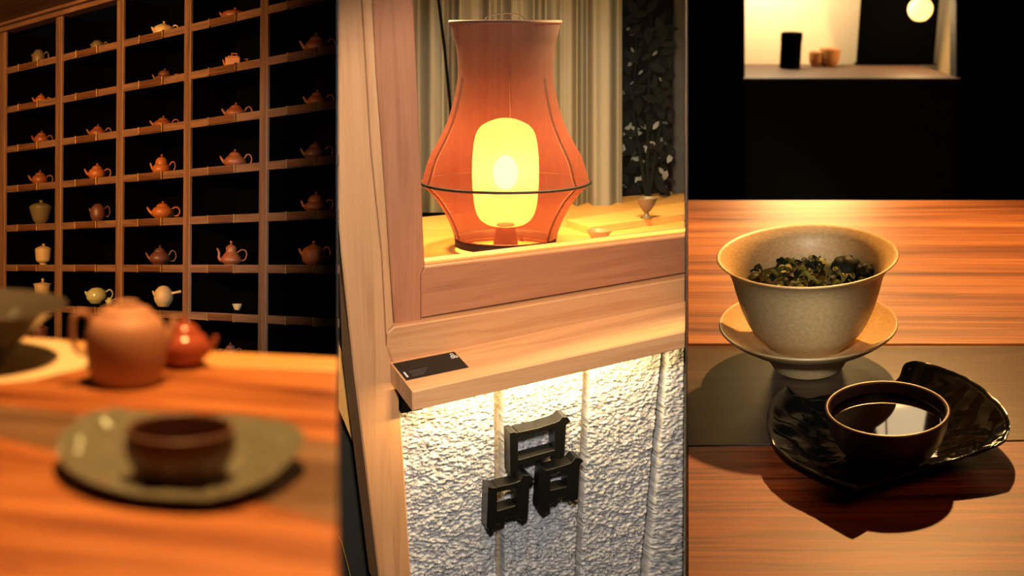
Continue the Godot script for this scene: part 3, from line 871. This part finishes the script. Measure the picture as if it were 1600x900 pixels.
func window_display() -> void:
	var q := deg_to_rad(12)
	var n := Vector3(0, cos(q), sin(q))
	var base := S(790, 389, -.21)
	var d := n.dot(base)
	var B := frame(n)
	var T := func(x, y, h = 0.0): return hit(n, d + h, x, y)
	var o := thing("display_table", "yellow wooden display surface behind the window glass", "table", T.call(850, 380), B)
	var mb := MB.new()
	var stop := func(x):
		var y := 300.0
		while N2.dot(T.call(x, y)) < D2 - .046:
			y += .5
		return T.call(x, y)
	mb.prism([T.call(620, 343), T.call(1070.5, 297), stop.call(1070.5), stop.call(640)], -n * .02, .002, Vector3.RIGHT)
	part("table_top", mb, M.honey, o, true)
	# low platform with two little bowls
	o = thing("low_platform", "low yellow wooden platform at the right of the window display", "stand", T.call(980, 355), B)
	mb = MB.new()
	var hh := .013
	mb.prism([T.call(886, 343, hh), T.call(1070.5, 315, hh), T.call(1070.5, 333, hh), T.call(922, 354, hh)], -n * (hh - .0005), .001, Vector3.RIGHT)
	part("top_board", mb, M.honey, o, true)
	var put := func(called, label, x, y, h, prof, m, stem):
		var at: Vector3 = T.call(x, y, h)
		var s := -at.z / F
		var t := thing(called, label, "bowl", at, B, "bowls in the window display")
		var b := MB.new()
		b.lathe(bowl_profile(scaled(prof, s, s), 1.6 * s, (prof[2].y + 1.0) * s), 36)
		part("bowl", b, m, t)
		if stem:
			b = MB.new()
			b.lathe(scaled([Vector2(0, 0), Vector2(9, 0), Vector2(9, 1.2), Vector2(4.5, 3), Vector2(3.4, 8), Vector2(4, 10)], s, s), 24)
			part("foot", b, m, t)
	put.call("small_bowl", "shallow tan bowl in front of the low platform", 936, 379, .0, [Vector2(6, 0), Vector2(7, 2), Vector2(12, 7), Vector2(20, 19)], clay(Color(.62, .52, .36), .4), false)
	put.call("footed_cup", "footed flaring grey-brown cup standing on the low platform", 1010, 341, hh, [Vector2(3.5, 9), Vector2(5, 11), Vector2(11, 19), Vector2(16.5, 32)], clay(Color(.40, .34, .26), .5), true)

	# lantern
	var lx := base
	var s := -lx.z / F
	var L := thing("lantern", "large orange-red fabric lantern with flared belt glowing behind glass", "lantern", lx, B)
	var cy := func(y): return (388.0 - y) * s / cos(q) * .985
	var sil := [[78, 378], [79.5, 372], [82, 360], [92, 335], [110, 306], [127, 288], [131, 283], [127, 276], [118, 247], [102, 218], [88, 189], [78, 155], [72.5, 125], [72.5, 100], [75, 78], [80, 60], [83, 47], [83.5, 43]]
	var P := []
	for e in sil:
		P.append(Vector2(e[0] * s, cy.call(e[1])))
	var lower := MB.new()
	lower.lathe(curve(P.slice(0, 7), 5), 72, 60, 24)
	part("lower_shade", lower, M.cloth, L)
	var upper := MB.new()
	upper.lathe(curve(P.slice(6, 12), 6), 72, 60, 30)
	part("upper_shade", upper, M.cloth, L)
	var neck := MB.new()
	neck.lathe(curve(P.slice(11, 18), 5), 72, 60, 24)
	part("neck", neck, M.cloth, L)
	var ring := func(called, r, y, t, m, yes := 0.0):
		var b := MB.new()
		var path := []
		var rr := []
		for i in 73:
			var a := TAU * i / 72
			path.append(Vector3(cos(a) * r * s, cy.call(y), sin(a) * r * s))
			rr.append(t * s)
		b.tube(path, rr, 8, false)
		part(called, b, m, L)
	ring.call("rim_hoop", 83.5, 43, 2.6, M.rim)
	ring.call("belt_hoop", 131, 283, 2.2, M.rib)
	var bs := MB.new()
	bs.lathe([Vector2(74 * s, cy.call(382)), Vector2(79 * s, cy.call(382)), Vector2(79.5 * s, cy.call(369)), Vector2(78 * s, cy.call(368)), Vector2(74 * s, cy.call(372)), Vector2(74 * s, cy.call(382))], 64)
	part("base_hoop", bs, M.rib, L)
	for a in [-90, 30, 150]:   # inner struts
		var b := MB.new()
		var path := []
		var rr := []
		for p in curve(P.slice(1, 13), 4):
			path.append(Vector3(cos(deg_to_rad(a + 175)) * (p.x - 2.5 * s), p.y, -sin(deg_to_rad(a + 175)) * (p.x - 2.5 * s)))
			rr.append(1.8 * s)
		b.tube(path, rr, 8)
		part("strut", b, M.rib, L)
	for a in [125, 65, 10, 200, 290]:
		var b := MB.new()
		var dir := Vector3(cos(deg_to_rad(a)), 0, sin(deg_to_rad(a)))
		b.tube([dir * 70 * s + Vector3(0, cy.call(378), 0), dir * 76 * s + Vector3(0, .0002, 0)], [2.4 * s, 2.0 * s], 8)
		part("foot", b, M.rib, L)
	var handle := MB.new()
	var hp := []
	var hr := []
	for i in 13:
		var a := PI * i / 12
		hp.append(Vector3(-cos(a) * 30 * s, cy.call(42) + sin(a) * 12 * s, 60 * s))
		hr.append(.7 * s)
	handle.tube(hp, hr, 6)
	handle.tube([hp[0], Vector3(-82 * s, cy.call(44), 8 * s)], [.7 * s, .7 * s], 6)
	handle.tube([hp[12], Vector3(82 * s, cy.call(44), 8 * s)], [.7 * s, .7 * s], 6)
	part("wire_handle", handle, M.rib, L)
	var core := MB.new()
	core.lathe(scaled(curve([Vector2(0, cy.call(352) / s), Vector2(28, cy.call(349) / s), Vector2(45, cy.call(332) / s), Vector2(51, cy.call(290) / s), Vector2(50, cy.call(235) / s), Vector2(41, cy.call(202) / s), Vector2(16, cy.call(188) / s), Vector2(0, cy.call(187) / s)], 4), s, s), 40)
	part("paper_bulb", core, M.core, L)
	var blb := MB.new()
	blb.lathe(scaled(curve([Vector2(0, cy.call(296) / s), Vector2(14, cy.call(288) / s), Vector2(20, cy.call(268) / s), Vector2(12, cy.call(248) / s), Vector2(0, cy.call(242) / s)], 4), s, s), 24)
	part("glowing_bulb", blb, M.filament, L)
	var stem := MB.new()
	stem.tube([Vector3(0, .004, 0), Vector3(0, cy.call(348), 0)], [20 * s, 14 * s], 16)
	part("lamp_holder", stem, M.rib, L)
	var lamp := OmniLight3D.new()
	lamp.name = "lantern_bulb_light"
	lamp.position = Vector3(0, cy.call(270), 0)
	lamp.light_color = Color(1, .66, .32)
	lamp.light_energy = E.lantern
	lamp.light_size = .03
	lamp.omni_range = 6
	lamp.omni_attenuation = 2
	lamp.shadow_enabled = true
	L.add_child(lamp)

	# curtain at the back of the display and the darkness beside it
	var cu := thing("curtain", "pleated beige curtain hanging behind the lantern", "curtain", T.call(800, 320), B)
	var rows := []
	var z: float = T.call(800, 322).z - .02
	var nz := noise(31, 1.0, 2)
	for i in 6:
		var row := PackedVector3Array()
		for j in 241:
			var x := 600.0 + 372.0 * j / 240.0
			var y := -40.0 + 372.0 * i / 5.0
			var ph := x * .145 + 1.8 * nz.get_noise_1d(x * .02) + .02 * i * sin(x * .1)
			row.append(ray(x, y) * -(z - .020 * sin(ph) - .008 * sin(ph * 2.3 + 1.0)))
		rows.append(row)
	mb = MB.new()
	mb.surf(rows, false, 3, 3)
	part("cloth", mb, M.curtain, cu, true)
	var cord := thing("hanging_rope", "thin dark rope hanging in front of the curtain, left of lantern", "rope", T.call(700, 330), B)
	mb = MB.new()
	mb.tube([ray(684, -10) * -(z + .07), ray(694, 70) * -(z + .07), ray(704, 170) * -(z + .07), ray(712, 345) * -(z + .07)], [.0028, .0028, .0026, .0026], 8)
	part("strand", mb, M.black, cord, true)
	var zb: float = z - .25
	mb = MB.new()
	mb.prism([ray(560, 460) * -zb, ray(1071.2, 460) * -zb, ray(1071.2, -160) * -zb, ray(560, -160) * -zb], Vector3(0, 0, -.02))
	struct("wall_back", mb, M.black)
	mb = MB.new()   # grey pilaster at the right end
	mb.prism([ray(1052, 330) * -(zb + .1), ray(1071.2, 330) * -(zb + .1), ray(1071.2, -60) * -(zb + .1), ray(1055, -60) * -(zb + .1)], Vector3(0, 0, -.03), .004)
	struct("trim_1", mb, mat(Color(.20, .19, .18), .8))
	# leaves in that gap imitate a tree reflection, pale ones its sky gaps
	var g := RandomNumberGenerator.new()
	g.seed = 5
	var pl := thing("reflected_tree", "dark leaves and pale specks shaped as tree reflection right of curtain", "plant", T.call(1012, 318), B)
	for k in 2:
		mb = MB.new()
		for i in ([120, 42][k]):
			var x := rand(g, 972, 1052)
			var y := rand(g, 0, 300) if k == 0 else rand(g, 190, 300) + (0.0 if g.randf() > .15 else -150.0)
			var c: Vector3 = ray(x, y) * -(zb + rand(g, .06, .18))
			var a := Vector3(rand(g, -1, 1), rand(g, -1, 1), rand(g, -.4, .4)).normalized() * rand(g, .010, .024) * (1.0 if k == 0 else .6)
			var b := a.cross(Vector3(rand(g, -.4, .4), rand(g, -.4, .4), 1)).normalized() * a.length() * .42
			mb.surf([PackedVector3Array([c - a, c - a, c - a]), PackedVector3Array([c - a * .3 - b, c - a * .3 + Vector3(0, 0, .002), c - a * .3 + b]), PackedVector3Array([c + a * .4 - b * .8, c + a * .4 + Vector3(0, 0, .002), c + a * .4 + b * .8]), PackedVector3Array([c + a, c + a, c + a])])
		var lf := part(["reflected_leaves", "sky_gaps"][k], mb, [M.reflection_dark, M.reflection_pale][k], pl, true)
		tag(lf, "", "", "", "stuff")
	mb = MB.new()
	for x in [990, 1012, 1034]:
		mb.tube([T.call(1012, 318), ray(x, 180) * -(zb + .12), ray(x + 6, 10) * -(zb + .12)], [.004, .003, .001], 6)
	part("stem", mb, M.reflection_dark, pl, true)

# ---------------------------------------------------------------- the tea table with the covered bowl
func bowl_table() -> void:
	var back := Vector3(-sin(deg_to_rad(14.6)), 0, cos(deg_to_rad(14.6)))
	var p := deg_to_rad(22.5)
	var n := Vector3.UP * cos(p) + back * sin(p)
	var d := n.dot(ray(1386, 712) * 1.72)
	var B := frame(n)
	var T := func(x, y, h = 0.0): return hit(n, d + h, x, y)
	var X0 := 1072.8
	var UP3B := frame(Vector3(0, cos(deg_to_rad(PITCH)), sin(deg_to_rad(PITCH))))
	var o := thing("wooden_table", "polished orange wooden table with a dark inlaid strip, right side", "table", T.call(1300, 620), B)
	var g: Vector3 = (T.call(1580, 424) - T.call(1090, 424)).normalized()
	var g2: Vector3 = (T.call(1580, 780) - T.call(1090, 784)).normalized()
	var mb := MB.new()
	mb.prism([T.call(X0, 312), T.call(1630, 312), T.call(1630, 538), T.call(X0, 538)], -n * .05, .003, g)
	part("plank", mb, M.table, o, true)
	mb = MB.new()
	mb.prism([T.call(X0, 697), T.call(1630, 688), T.call(1630, 960), T.call(X0, 960)], -n * .05, .0025, g2)
	part("plank", mb, M.table_near, o, true)
	mb = MB.new()
	mb.prism([T.call(X0, 538.6, -.003), T.call(1630, 538.6, -.003), T.call(1630, 687, -.003), T.call(X0, 696, -.003)], -n * .045, .001, g2)
	part("inlay_strip", mb, M.inlay, o, true)
	# leaf-shaped dish
	var c: Vector3 = T.call(1386, 712)
	var s := -c.z / F
	var dish := thing("leaf_dish", "black glossy leaf-shaped dish with curled edges under the full cup", "dish", c, B)
	var rim := [[1226, 606, 52], [1204, 634, 46], [1198, 662, 42], [1206, 692, 40], [1232, 720, 38], [1282, 746, 38], [1332, 763, 44], [1345, 763, 44], [1402, 748, 34], [1480, 725, 36], [1556, 699, 46], [1574, 684, 48], [1576, 655, 50], [1546, 618, 54], [1500, 589, 56], [1440, 569, 58], [1413, 572, 56], [1400, 597, 34], [1350, 612, 26], [1300, 620, 26], [1262, 626, 34], [1240, 616, 46]]
	leaf_plate(dish, n, d, Vector2(1386, 706), rim, s, M.dish, 8, 4.0, 5.0)
	# brown cup with tea
	c = T.call(1385, 713, 7 * s)
	var cup := thing("brown_cup", "dark brown clay cup full of tea on the black leaf dish", "cup", c, B)
	mb = MB.new()
	mb.lathe(bowl_profile(scaled([Vector2(50, 0), Vector2(54, 3), Vector2(74, 20), Vector2(88, 48), Vector2(94, 76), Vector2(95.5, 84)], s * .965, s), 6.5 * s, 9 * s), 96)
	part("body", mb, M.cup, cup)
	mb = MB.new()
	mb.lathe(scaled([Vector2(86.3, 68.6), Vector2(84, 66.4), Vector2(80, 66), Vector2(0, 66)], s * .965, s), 96)
	part("tea", mb, M.tea, cup)
	# lamps added beyond the table, above the view, for the tea to mirror
	var td: float = d + 73.0 * s
	for e in [[1404, 660, 30, 1.5, "added_lamp", "added glowing paper shade above the view, mirrored in the tea"], [1382, 618, 3, 1.25, "added_bulb", "added tiny bright bulb above the view, mirrored near tea cup's far rim"], [1334, 622, 2, 1.25, "added_bulb", "added fainter bulb above the view, left of the other"]]:
		var tp := hit(n, td, e[0], e[1])
		var vd := tp.normalized()
		var rd := vd - n * 2.0 * vd.dot(n)
		var dist: float = tp.length() + e[3]
		var lq: Vector3 = tp + rd * e[3]
		var ls := dist / F
		var lamp := thing(e[4], e[5], "lamp", lq, UP3B, "added lamps above the right table" if e[2] < 10 else "")
		mb = MB.new()
		if e[2] > 10:
			mb.lathe(scaled(curve([Vector2(18, 52), Vector2(24, 40), Vector2(30, 0), Vector2(44, -44), Vector2(46, -50)], 4), ls, ls), 40)
		else:
			mb.lathe(scaled(curve([Vector2(0, -e[2]), Vector2(e[2] * .8, -e[2] * .6), Vector2(e[2], 0), Vector2(e[2] * .8, e[2] * .6), Vector2(0, e[2])], 3), ls, ls), 16)
		part("glowing_shade" if e[2] > 10 else "globe", mb, M.added_glow if e[2] > 10 else M.filament, lamp)
		mb = MB.new()
		mb.tube([Vector3(0, (52 if e[2] > 10 else e[2]) * ls, 0), Vector3(0, .8, 0)], [.002, .002], 6)
		part("cord", mb, M.black, lamp)
	# covered-bowl set: bowl on its saucer, with leaves
	c = T.call(1262, 570)
	s = -c.z / F
	var sx := .965
	var sa := thing("bowl_saucer", "cream footed saucer under the cream tea bowl", "saucer", c, B)
	mb = MB.new()
	var sp := [Vector2(0, 3), Vector2(46, 3), Vector2(48, 0), Vector2(54, 0), Vector2(57, 4), Vector2(68, 22), Vector2(76, 31), Vector2(100, 43), Vector2(124, 58), Vector2(138, 70), Vector2(138.5, 73), Vector2(136, 73.5), Vector2(122, 63), Vector2(98, 49), Vector2(74, 38), Vector2(60, 34), Vector2(0, 33)]
	mb.lathe(scaled(curve(sp, 3), s * sx, s), 112)
	part("dish", mb, M.cream, sa)
	var b0 := c + n * 34.2 * s
	var bw := thing("tea_bowl", "large cream tea bowl with flared rim, filled with green leaves", "bowl", b0, B)
	mb = MB.new()
	var bp := [Vector2(56, 0), Vector2(58, 3), Vector2(70, 14), Vector2(88, 34), Vector2(101, 62), Vector2(110, 92), Vector2(117, 120), Vector2(126, 138), Vector2(139, 150)]
	mb.lathe(bowl_profile(scaled(bp, s * sx, s), 5 * s, 9 * s), 128)
	part("body", mb, M.cream, bw)
	mb = MB.new()
	mb.lathe(scaled([Vector2(107, 96), Vector2(0, 96)], s * sx, s), 64)
	part("tea", mb, M.green_tea, bw)
	var lv := thing("tea_leaves", "wet dark green rolled tea leaves heaped in the cream bowl", "tea leaves", b0 + n * 97 * s, B)
	var r := RandomNumberGenerator.new()
	r.seed = 21
	for i in 150:
		var rr := sqrt(r.randf()) * 96.0
		var a := r.randf() * TAU
		var at := Vector3(cos(a) * rr, rand(r, -3, 9) * (1.0 - rr / 190.0) + 3.0, sin(a) * rr) * s
		if i % 30 == 0:
			at = Vector3(rand(r, 48, 88), rand(r, 8, 13), rand(r, -48, -5)) * s
		var dir := Vector3(cos(r.randf() * TAU), rand(r, -.15, .3), sin(r.randf() * TAU)).normalized()
		var side := dir.cross(Vector3.UP).normalized()
		var len := rand(r, 13, 27) * s
		var wid := rand(r, 3.0, 7.5) * s
		var bend := rand(r, 2, 8) * s
		var curl := rand(r, .5, 2.2)
		var rows := []
		for k in 8:
			var f := k / 7.0
			var w := wid * pow(sin(PI * clampf(f * .94 + .03, 0, 1)), .6)
			var cc := at + dir * len * (f - .5) + Vector3.UP * bend * sin(PI * f)
			var row := PackedVector3Array()
			for q in 5:
				var e := (q - 2) / 2.0
				row.append(cc + side * w * sin(e * curl) / curl * 1.3 - Vector3.UP * w * (cos(e * curl) - 1.0) * .9)
			rows.append(row)
		mb = MB.new()
		mb.surf(rows)
		part("leaf", mb, M.tea_leaf[r.randi() % 4], lv)
	for bl in [[70, -40, 22], [92, -18, 15]]:   # two rolled leaves still closed
		mb = MB.new()
		var rows := []
		var nz := noise(int(bl[2]), 1.0, 2)
		for i in 13:
			var row := PackedVector3Array()
			for j in 25:
				var u := PI * i / 12.0
				var v := TAU * (j % 24) / 24.0
				var dd := Vector3(sin(u) * cos(v), cos(u) * .8, sin(u) * sin(v))
				row.append((Vector3(bl[0], 10, bl[1]) + dd * bl[2] * (1.0 + .35 * nz.get_noise_3dv(dd * 1.3))) * s)
			rows.append(row)
		mb.surf(rows, true)
		part("rolled_leaf", mb, M.tea_leaf[0], lv)

	# the dark room beyond and its lit opening
	var z := 5.6
	var Q := func(x0, y0, x1, y1, zz): return [ray(x0, y1) * zz, ray(x1, y1) * zz, ray(x1, y0) * zz, ray(x0, y0) * zz]
	mb = MB.new()
	mb.prism(Q.call(1075.2, -500, 1164, 900, z), Vector3(0, 0, -.08), .004)
	mb.prism(Q.call(1494, -500, 2100, 900, z), Vector3(0, 0, -.08), .004)
	mb.prism(Q.call(1164, -500, 1494, -160, z), Vector3(0, 0, -.08), .0)
	struct("wall_far", mb, M.night)
	mb = MB.new()
	mb.prism(Q.call(1164, 124, 1494, 900, z - .012), Vector3(0, 0, -.06), .004)
	struct("wall_panel", mb, M.night_panel)
	mb = MB.new()   # sill and the inside of the opening
	var hz := Vector3(0, sin(deg_to_rad(PITCH)), -cos(deg_to_rad(PITCH)))
	var UP3 := frame(Vector3(0, cos(deg_to_rad(PITCH)), sin(deg_to_rad(PITCH))))
	var a0 := ray(1160, 124) * z
	var a1 := ray(1498, 124) * z
	mb.prism([a0 + Vector3(0, 0, .03), a1 + Vector3(0, 0, .03), a1 + hz * .62, a0 + hz * .62], Vector3(0, -.03, 0), .002, Vector3.RIGHT)
	struct("trim_2", mb, M.sill)
	mb = MB.new()
	mb.prism(Q.call(1120, -400, 1540, 200, z + .66), Vector3(0, 0, -.02))
	struct("wall_alcove", mb, M.alcove)
	var on_sill := func(x, zz): return Vector3((x - 800.0) / F * zz, a0.y + .003 + (zz - z) * tan(deg_to_rad(PITCH)), -zz)
	var at: Vector3 = on_sill.call(1234, z + .40)
	s = (z + .40) / F
	var jar := thing("dark_canister", "small dark canister standing on sill of the bright opening", "canister", at, UP3)
	mb = MB.new()
	mb.lathe(scaled([Vector2(0, 0), Vector2(15, 0), Vector2(16, 1), Vector2(16, 44), Vector2(15, 46), Vector2(0, 46)], s, s), 28)
	part("body", mb, M.black, jar)
	mb = MB.new()
	mb.lathe(scaled([Vector2(16.6, 42), Vector2(16.6, 53), Vector2(15, 55), Vector2(0, 55)], s, s), 28)
	part("lid", mb, M.black, jar)
	for w in [[1275, 12, 22], [1295, 16, 27]]:
		at = on_sill.call(w[0], z + .48)
		s = (z + .48) / F
		var cp := thing("sill_cup", "small tan cup on the lit sill " + ("beside the dark canister" if w[0] < 1280 else "nearer the dark screen"), "cup", at, UP3)
		mb = MB.new()
		mb.lathe(bowl_profile(scaled([Vector2(w[1] * .6, 0), Vector2(w[1] * .7, 2), Vector2(w[1] * .95, w[2] * .4), Vector2(w[1], w[2])], s, s), 1.5 * s, 3 * s), 28)
		part("body", mb, clay(Color(.8, .55, .32), .4), cp)
	at = on_sill.call(1398, z + .56)
	s = (z + .4) / F
	var sc := thing("dark_screen", "tall dark screen on the sill behind the round lamp", "screen", at, UP3)
	mb = MB.new()
	mb.box(Vector3(0, 150 * s, 0), Vector3(122 * s, 296 * s, .03), .002)
	part("panel", mb, M.black, sc)
	mb = MB.new()
	mb.box(Vector3(0, 1 * s, 0), Vector3(126 * s, 2 * s, .06))
	part("foot_rail", mb, M.black, sc)
	at = ray(1438, 14) * (z + .2)
	s = (z + .2) / F
	var lp := thing("globe_lamp", "round glowing lamp hanging in front of dark screen", "lamp", at, UP3)
	mb = MB.new()
	mb.lathe(scaled(curve([Vector2(0, -19), Vector2(10, -16.5), Vector2(18, -6), Vector2(18, 6), Vector2(10, 16), Vector2(3, 19)], 4), s, s), 28)
	part("globe", mb, M.globe, lp)
	mb = MB.new()
	mb.tube([Vector3(0, 18 * s, 0), Vector3(0, 200 * s, 0)], [1.5 * s, 1.5 * s], 8)
	part("cord", mb, M.black, lp)
	omni("globe_light", at, Color(1, .82, .56), E.globe, .04)
	omni("alcove_light", ray(1215, -120) * (z + .3), Color(1, .90, .74), E.alcove, .06)

func area(called: String, at: Vector3, to: Vector3, size: Vector2, col: Color, e: float) -> void:
	var l := AreaLight3D.new()
	l.name = called
	add_child(l)
	l.look_at_from_position(CW * at, CW * to, CW.basis * Vector3(0, .2, -1))
	l.area_size = size
	l.area_range = 12
	l.light_color = col
	l.light_energy = e
	l.shadow_enabled = true
func omni(called: String, at: Vector3, col: Color, e: float, size: float) -> void:
	var l := OmniLight3D.new()
	l.name = called
	add_child(l)
	l.position = CW * at
	l.light_color = col
	l.light_energy = e
	l.light_size = size
	l.omni_range = 12
	l.omni_attenuation = 2
	l.shadow_enabled = true
func spot(called: String, at: Vector3, to: Vector3, col: Color, e: float, angle: float, size: float, soft := .6) -> void:
	var l := SpotLight3D.new()
	l.name = called
	add_child(l)
	l.look_at_from_position(CW * at, CW * to, CW.basis * Vector3(0, .2, -1))
	l.light_color = col
	l.light_energy = e
	l.spot_angle = angle
	l.spot_angle_attenuation = soft
	l.light_size = size
	l.spot_range = 12
	l.spot_attenuation = 2
	l.shadow_enabled = true

# thin walls added between the three views to part their light, and the floor
func shell() -> void:
	for side in [[527.5, 528.4, "wall_left"], [1071.7, 1072.6, "wall_right"]]:
		var mb := MB.new()
		var far: float = 3.6 if side[2] == "wall_left" else 7.0
		var near := .9
		var A := func(x, z, y): return Vector3((x - 800.0) / F * z, y, -z)
		for k in [[near, far, -1.3, 1.6], [.33, near, .30, 1.6]]:
			var a: float = side[0]
			var b: float = side[1]
			if k[0] < near:   # upper wall added above the view to shut the daylight in
				mb.prism([A.call(a, .33, .16), A.call(a, near, .30), A.call(a, near, 1.6), A.call(a, .33, 1.6)], A.call(b, .6, 0) - A.call(a, .6, 0))
			else:
				var x0: float = A.call(a, near, 0).x
				mb.prism([A.call(a, k[0], k[2]), A.call(b, k[0], k[2]), A.call(b, k[1], k[2]), A.call(a, k[1], k[2])], Vector3(0, k[3] - k[2], 0))
		struct(side[2], mb, M.partition)
	var fl := MB.new()
	fl.prism([Vector3(-6, 0, 2), Vector3(6, 0, 2), Vector3(6, 0, -9), Vector3(-6, 0, -9)], Vector3(0, -.1, 0))
	var o := MeshInstance3D.new()
	o.name = "floor"
	o.mesh = fl.mesh(M.night)
	add_child(o)
	tag(o, "", "", "", "structure")

var E := {"lantern": .5, "globe": .25, "alcove": 1.0}

func _ready() -> void:
	var cam := Camera3D.new()
	cam.name = "camera"
	add_child(cam)
	cam.transform = CW
	cam.fov = 2.0 * rad_to_deg(atan(450.0 / F))
	cam.near = .05
	cam.far = 60
	var we := WorldEnvironment.new()
	we.name = "environment"
	var env := Environment.new()
	env.background_mode = Environment.BG_COLOR
	env.background_color = Color(.02, .018, .016)
	env.tonemap_mode = Environment.TONE_MAPPER_LINEAR
	env.tonemap_exposure = 1.0
	env.sdfgi_enabled = true
	env.ssao_enabled = true
	env.ssil_enabled = true
	we.environment = env
	var at := CameraAttributesPhysical.new()
	at.frustum_focal_length = 35
	at.frustum_focus_distance = 1.8
	at.exposure_aperture = 5.0
	we.camera_attributes = at
	add_child(we)
	# lamps: cabinet spot and table spot at the left, daylight on the shop front, one small lamp over the right table
	spot("cabinet_spotlight", Vector3(-.95, .36, -.9), Vector3(-.70, .17, -2.05), Color(1, .70, .40), 2.1, 36, .02, 1.0)
	spot("tea_table_spotlight", Vector3(-.10, .40, -.50), Vector3(-.16, -.09, -.58), Color(1, .72, .42), .56, 44, .012, .5)
	spot("street_daylight", Vector3(0, .19, -.45), Vector3(0, -.02, -1.75), Color(1, .97, .93), 2.0, 20, .05, .25)
	spot("right_table_spotlight", Vector3(.76, 1.25, -2.35), Vector3(.47, -.15, -1.95), Color(1, .72, .41), 4.1, 42, .02, .5)
	spot("far_glare_light", Vector3(.80, .74, -3.45), Vector3(.76, .18, -2.95), Color(1, .80, .48), .75, 52, .16, .8)  # added to put glare on the far plank
	spot("added_ledge_light", S(900, -160, .30), S(850, 560, .05), Color(1, .82, .56), .30, 24, .03, .7)  # added warm light that yellows the ledge from above
	area("display_light", S(985, -40, -.20), S(960, 370, -.25), Vector2(.12, .06), Color(1, .88, .60), .55)
	area("display_light_left", S(668, -40, -.40), S(690, 380, -.30), Vector2(.05, .06), Color(1, .88, .60), .40)
	area("front_fill_light", Vector3(.75, .75, -.5), Vector3(.47, -.10, -1.85), Vector2(.6, .6), Color(1, .70, .38), .32)
	materials()
	more_materials()
	shell()
	teapot_wall()
	front_table()
	shop_front()
	bowl_table()
	var la := (S(1064, 546, .083) + S(690, 632, .083)) / 2 - N2 * .04
	var l := AreaLight3D.new()
	l.name = "ledge_strip_light"
	add_child(l)
	var dirx := (S(1060, 546, .03) - S(650, 637, .03)).normalized()
	var down := (S(790, 760, -.02) - la).normalized()
	var zz := -(down - dirx * down.dot(dirx)).normalized()
	l.transform = CW * Transform3D(Basis(dirx, zz.cross(dirx), zz), la + down * .008)
	l.area_size = Vector2(.36, .008)
	l.light_color = Color(1, .86, .60)
	l.light_energy = .28
	l.shadow_enabled = true

func more_materials() -> void:
	M.partition = mat(Color(.10, .085, .075), .9)
	M.night = mat(Color(.035, .033, .03), .95)
	M.night_panel = mat(Color(.30, .30, .22), .9)
	M.sill = mat(Color(.34, .25, .19), .6)
	M.alcove = mat(Color(.88, .78, .62), .8)
	M.gap = mat(Color(.16, .13, .09), .9)
	M.paper = mat(Color(.86, .78, .62), .9)
	M.grey_glaze = clay(Color(.34, .33, .31), .2)
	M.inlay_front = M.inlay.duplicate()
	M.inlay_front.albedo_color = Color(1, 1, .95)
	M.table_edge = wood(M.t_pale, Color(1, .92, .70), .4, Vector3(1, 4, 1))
	M.glassware = mat(Color(.42, .43, .38), .05)
	M.glassware.metallic_specular = .7
	M.dish = mat(Color(.05, .055, .05), .10)
	M.dish.metallic_specular = .6
	M.cup_front = clay(Color(.44, .31, .26), .4)
	M.cup = clay(Color(.24, .16, .135), .38)
	M.cream = clay(Color(.88, .77, .56), .42)
	M.tea = mat(Color(.045, .02, .008), .03)
	M.green_tea = mat(Color(.20, .17, .05), .05)
	M.tea_leaf = []
	for c in [Color(.10, .12, .06), Color(.20, .22, .08), Color(.33, .33, .13), Color(.44, .42, .18)]:
		var lm := mat(c, .55)
		lm.metallic_specular = .25
		M.tea_leaf.append(lm)
	M.reflection_dark = mat(Color(.05, .06, .05), .8)  # dark tone of the imitated tree reflection
	M.reflection_dark.metallic_specular = .2
	M.reflection_pale = mat(Color(.42, .43, .40), .7)  # pale tone for sky gaps in the tree reflection
	M.curtain = mat(Color(.50, .47, .41), .9)
	M.curtain.backlight_enabled = true
	M.curtain.backlight = Color(.2, .19, .17)
	M.pane = mat(Color(.5, .5, .5, .004), .0)
	M.pane.transparency = BaseMaterial3D.TRANSPARENCY_ALPHA
	M.cloth = mat(Color(.30, .14, .11, .76), .9)
	M.cloth.albedo_texture = M.t_weave
	M.cloth.transparency = BaseMaterial3D.TRANSPARENCY_ALPHA
	M.cloth.backlight_enabled = true
	M.cloth.backlight = Color(.9, .88, .85)
	M.neck = mat(Color(.36, .16, .13), .9)
	M.neck.albedo_texture = M.t_weave
	M.rim = mat(Color(.30, .15, .11), .8)
	M.rib = mat(Color(.09, .04, .035), .6)
	M.core = mat(Color(1, .85, .6, .5), .7)
	M.core.transparency = BaseMaterial3D.TRANSPARENCY_ALPHA
	M.filament = mat(Color(1, .9, .7), .7)
	M.filament.emission_enabled = true
	M.filament.emission = Color(1, .85, .5)
	M.filament.emission_energy_multiplier = 24.0
	M.core.emission_enabled = true
	M.core.emission = Color(1, .70, .36)
	M.core.emission_energy_multiplier = 1.5
	M.led = mat(Color(1, .9, .7), .6)
	M.led.emission_enabled = true
	M.led.emission = Color(1, .8, .45)
	M.led.emission_energy_multiplier = 1.5
	M.added_glow = mat(Color(1, .95, .85), .7)  # glow of the shade added for the tea to mirror
	M.added_glow.emission_enabled = true
	M.added_glow.emission = Color(1, .86, .66)
	M.added_glow.emission_energy_multiplier = 6.0
	M.globe = mat(Color(1, .9, .7), .6)
	M.globe.emission_enabled = true
	M.globe.emission = Color(1, .78, .42)
	M.globe.emission_energy_multiplier = 3.0
